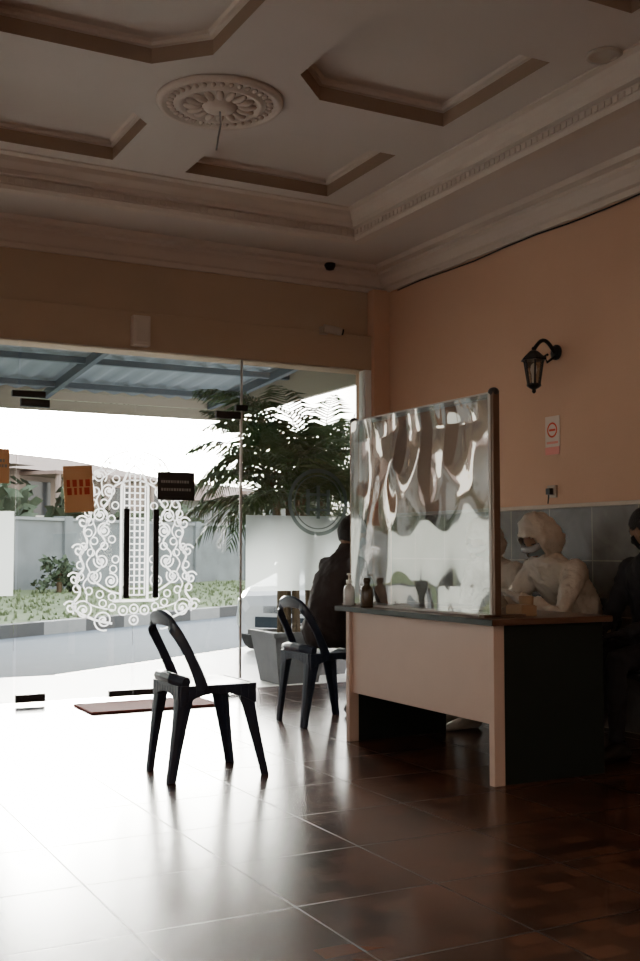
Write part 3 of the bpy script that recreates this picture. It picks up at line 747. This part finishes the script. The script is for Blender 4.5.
# awning
b=MB(); y0,y1=7.92,12.4; zz0,zz1=3.15,2.88; n=200; x0=-6; x1=5.2
vs=[];fs=[]
for i in range(n+1):
    x=x0+(x1-x0)*i/n; w=0.018*math.sin(i*pi/2)
    vs.append((x,y0,zz0+w)); vs.append((x,y1,zz1+w))
for i in range(n): fs.append((2*i,2*i+2,2*i+3,2*i+1))
b.add(vs,fs,'awn')
b.build('corrugated_awning',smooth=True)
b=MB()
for x in (-5,-3,-1,1,3,5): b.add([Vector(v) for v in [(x-.03,y0,zz0-.12),(x+.03,y0,zz0-.12),(x+.03,y1,zz1-.12),(x-.03,y1,zz1-.12),(x-.03,y0,zz0-.03),(x+.03,y0,zz0-.03),(x+.03,y1,zz1-.03),(x-.03,y1,zz1-.03)]],[(0,3,2,1),(4,5,6,7),(0,1,5,4),(1,2,6,5),(2,3,7,6),(3,0,4,7)],'steelb')
for y in (9.2,10.6,11.8): z=zz0-(y-y0)/(y1-y0)*(zz0-zz1)-0.06; b.box((x0,y-0.03,z-0.03),(x1,y+0.03,z+0.03),'steelb')
b.box((x0,y1-0.05,zz1-0.24),(x1,y1+0.02,zz1+0.04),'fascia')
b.box((x1,7.92,2.66),(x1+0.06,y1+0.02,3.5),'fascia')
b.box((-5.56,y1-.1,-0.12),(-5.44,y1+.02,zz1-.2),'steelb')
b.box((x1-0.04,8.9,-0.02),(x1+0.08,9.02,2.7),'fascia')
b.build('awning_frame')

def palm(px,py,hz,cxp,cyp,n=30,seed=1,L0=0.95,xmax=99):
    rnd=random.Random(seed); b=MB()
    w0,w1=0.18,0.24
    T=Matrix.Translation((px,py,0))
    rs=[[T@Vector((s*a,t*a,z)) for s,t in ((-1,-1),(1,-1),(1,1),(-1,1))] for a,z in ((w0,-0.02),(w1,0.36),(w1+0.02,0.36),(w1+0.02,0.40),(w1-0.03,0.40),(w1-0.03,0.36))]
    b.loft(rs,'pot'); b.add([T@Vector((s*(w1-.03),t*(w1-.03),0.37)) for s,t in ((-1,-1),(1,-1),(1,1),(-1,1))],[(0,1,2,3)],'soil')
    def cl(p):
        ym=7.76 if p.x<4.3 else 7.96
        if p.y<ym: p.y=ym
        return p
    for k in range(5):
        a=k*1.3; tx=cxp+0.16*math.cos(a); ty=cyp+0.08*math.sin(a); h=hz*(0.72+0.28*rnd.random())
        b.tube([(px+0.07*math.cos(a),py+0.07*math.sin(a),0.36),((px+tx)/2,(py+ty)/2,0.4+(h-0.4)*0.5),(tx,ty,h)],[0.032,0.026,0.018],'trunk',8)
        for f in range(n//5):
            az=rnd.choice((0,pi))+rnd.gauss(0,0.75); el=rnd.uniform(0.1,1.35); L=L0*rnd.uniform(0.75,1.2)
            d=Vector((math.cos(az)*math.cos(el),0.6*math.sin(az)*math.cos(el),math.sin(el))).normalized()
            p=Vector((tx,ty,h-0.05)); pts=[p.copy()]; N=16
            g=rnd.uniform(0.05,0.10)
            for i in range(N):
                d=(d+Vector((0,0,-g-0.005*i))).normalized(); p=cl(p+d*L/N)
                pts.append(p.copy())
            b.tube(pts,[0.008-0.006*i/N for i in range(N+1)],'leaf',5)
            for i in range(3,N*2):
                t=i/2; i0=int(t); q=pts[i0].lerp(pts[min(N,i0+1)],t-i0); dd=(pts[min(N,i0+1)]-pts[max(0,i0-1)]).normalized()
                sv=dd.cross(Vector((0,0,1))); sv=sv.normalized() if sv.length>0.05 else Vector((1,0,0))
                up=sv.cross(dd); ll=0.32*math.sin(pi*min(1,(t/N)*0.85+0.12))*L
                for s in (-1,1):
                    v=(sv*s*0.8+dd*0.7+up*rnd.uniform(-0.1,0.3)+Vector((0,0,-0.3))).normalized(); e1=cl(q+v*ll*0.5); e2=cl(q+v*ll+Vector((0,0,-0.25*ll)))
                    wv=dd*0.012
                    b.add([q-wv*0.5,q+wv*0.5,e1+wv,e2,e1-wv],[(0,1,2,4),(4,2,3)],'leaf')
    return b.build('potted_palm')
palm(4.06,8.25,1.90,4.16,8.5,50,3,1.1)
palm(4.56,8.7,2.0,4.62,8.95,40,5,1.0)

def car(T):
    b=MB()
    st=[(0,.55,.30,.55),(0.08,.70,.24,.66),(0.35,.80,.20,.76),(0.9,.84,.20,.88),(1.25,.85,.20,.95),(2.2,.86,.20,.97),(3.3,.86,.20,.98),(3.9,.82,.22,.98),(4.15,.72,.30,.92),(4.2,.6,.4,.8)]
    rr=[]
    for x,w,za,zb in st:
        m_=(za+zb)/2
        rr.append([T@Vector(p) for p in ((x,-w*.9,za),(x,-w,za+.1),(x,-w,m_),(x,-w*.97,zb-.06),(x,-w*.85,zb),(x,0,zb+.03),(x,w*.85,zb),(x,w*.97,zb-.06),(x,w,m_),(x,w,za+.1),(x,w*.9,za))])
    b.loft(rr,'car')
    cab=[(1.15,.70,.94,.95),(1.75,.66,.94,1.36),(2.1,.62,.95,1.45),(3.1,.62,.96,1.45),(3.7,.64,.96,1.30),(4.05,.68,.95,.99)]
    b.loft([[T@Vector(p) for p in ((x,-.78,za),(x,-w,zb-.04),(x,-w*.8,zb),(x,w*.8,zb),(x,w,zb-.04),(x,.78,za))] for x,w,za,zb in cab],'dglass')
    b.loft([[T@Vector(p) for p in ((x,-w,zb-.02),(x,-w*.8,zb+.015),(x,w*.8,zb+.015),(x,w,zb-.02))] for x,w,za,zb in cab[1:5]],'car')
    for x in (0.75,3.35):
        for s in (-1,1):
            b.tube([T@Vector((x,s*.70,.31)),T@Vector((x,s*.88,.31))],.31,'tyre',28); b.tube([T@Vector((x,s*.88,.31)),T@Vector((x,s*.885,.31))],.19,'steel',20)
    for s in (-1,1):
        b.ell(T@Vector((.20,s*.60,.60)),(.14,.14,.07),'dglass',14,8); b.ell(T@Vector((.17,s*.60,.60)),(.13,.10,.055),'eyew',14,8)
        b.ell(T@Vector((1.45,s*.92,.98)),(.07,.10,.06),'car',12,8)
    b.box((-.01,-.4,.32),(.06,.4,.44),'dglass',T); b.box((.0,-.3,.48),(.05,.3,.56),'dglass',T)
    return b.build('parked_car',smooth=False,bevel=0.01)
car(Matrix.Translation((5.38,11.0,-0.12))@Matrix.Rotation(ang,4,'Z'))

def add_fill(x,y,pw,col,z=ZC):  # added fill light on an invented ceiling panel
    b=MB(); b.box((x-0.3,y-0.3,z-0.03),(x+0.3,y+0.3,z-0.0),'white'); b.build('fill_panel',bevel=0.005)
    l=bpy.data.lights.new('fill_light','AREA'); l.shape='SQUARE'; l.size=0.55; l.energy=pw; l.color=col
    o=bpy.data.objects.new('fill_light',l); o.location=(x,y,z-0.04); scene.collection.objects.link(o)
add_fill(1.6,-1.2,38,(1.0,0.62,0.36)); add_fill(-1.5,1.5,26,(1.0,0.68,0.44))  # both out of view, added to brighten and warm the room

# ------------------------------------------------------------ world sky
w=bpy.data.worlds.new('World'); scene.world=w; w.use_nodes=True; nt=w.node_tree; N=nt.nodes; L=nt.links
bg=N['Background']; tc=N.new('ShaderNodeTexCoord')
sd=Vector((0.245,0.995,0.135)).normalized()
dot=N.new('ShaderNodeVectorMath'); dot.operation='DOT_PRODUCT'; dot.inputs[1].default_value=sd
nrm=N.new('ShaderNodeVectorMath'); nrm.operation='NORMALIZE'
L.new(tc.outputs['Generated'],nrm.inputs[0]); L.new(nrm.outputs[0],dot.inputs[0])
mx=N.new('ShaderNodeMath'); mx.operation='MAXIMUM'; mx.inputs[1].default_value=0; L.new(dot.outputs['Value'],mx.inputs[0])
pw=N.new('ShaderNodeMath'); pw.operation='POWER'; pw.inputs[1].default_value=80; L.new(mx.outputs[0],pw.inputs[0])
ma=N.new('ShaderNodeMath'); ma.operation='MULTIPLY_ADD'; ma.inputs[1].default_value=280; ma.inputs[2].default_value=4.8; L.new(pw.outputs[0],ma.inputs[0])
L.new(ma.outputs[0],bg.inputs['Strength'])
sp=N.new('ShaderNodeSeparateXYZ'); L.new(nrm.outputs[0],sp.inputs[0])
cr=N.new('ShaderNodeValToRGB'); cr.color_ramp.elements[0].color=(1.0,0.92,0.82,1); cr.color_ramp.elements[0].position=0.05; cr.color_ramp.elements[1].color=(0.74,0.80,0.90,1); cr.color_ramp.elements[1].position=0.8
L.new(sp.outputs['Z'],cr.inputs[0]); L.new(cr.outputs[0],bg.inputs['Color'])

# ------------------------------------------------------------ camera
cd=bpy.data.cameras.new('Camera'); cam=bpy.data.objects.new('Camera',cd); scene.collection.objects.link(cam); scene.camera=cam
cd.sensor_fit='VERTICAL'; cd.sensor_height=36; cd.lens=36*1100/961; cd.clip_end=500
cam.location=(0,0,1.06); cam.rotation_euler=(math.radians(90+3.64),0,math.radians(-27.8))
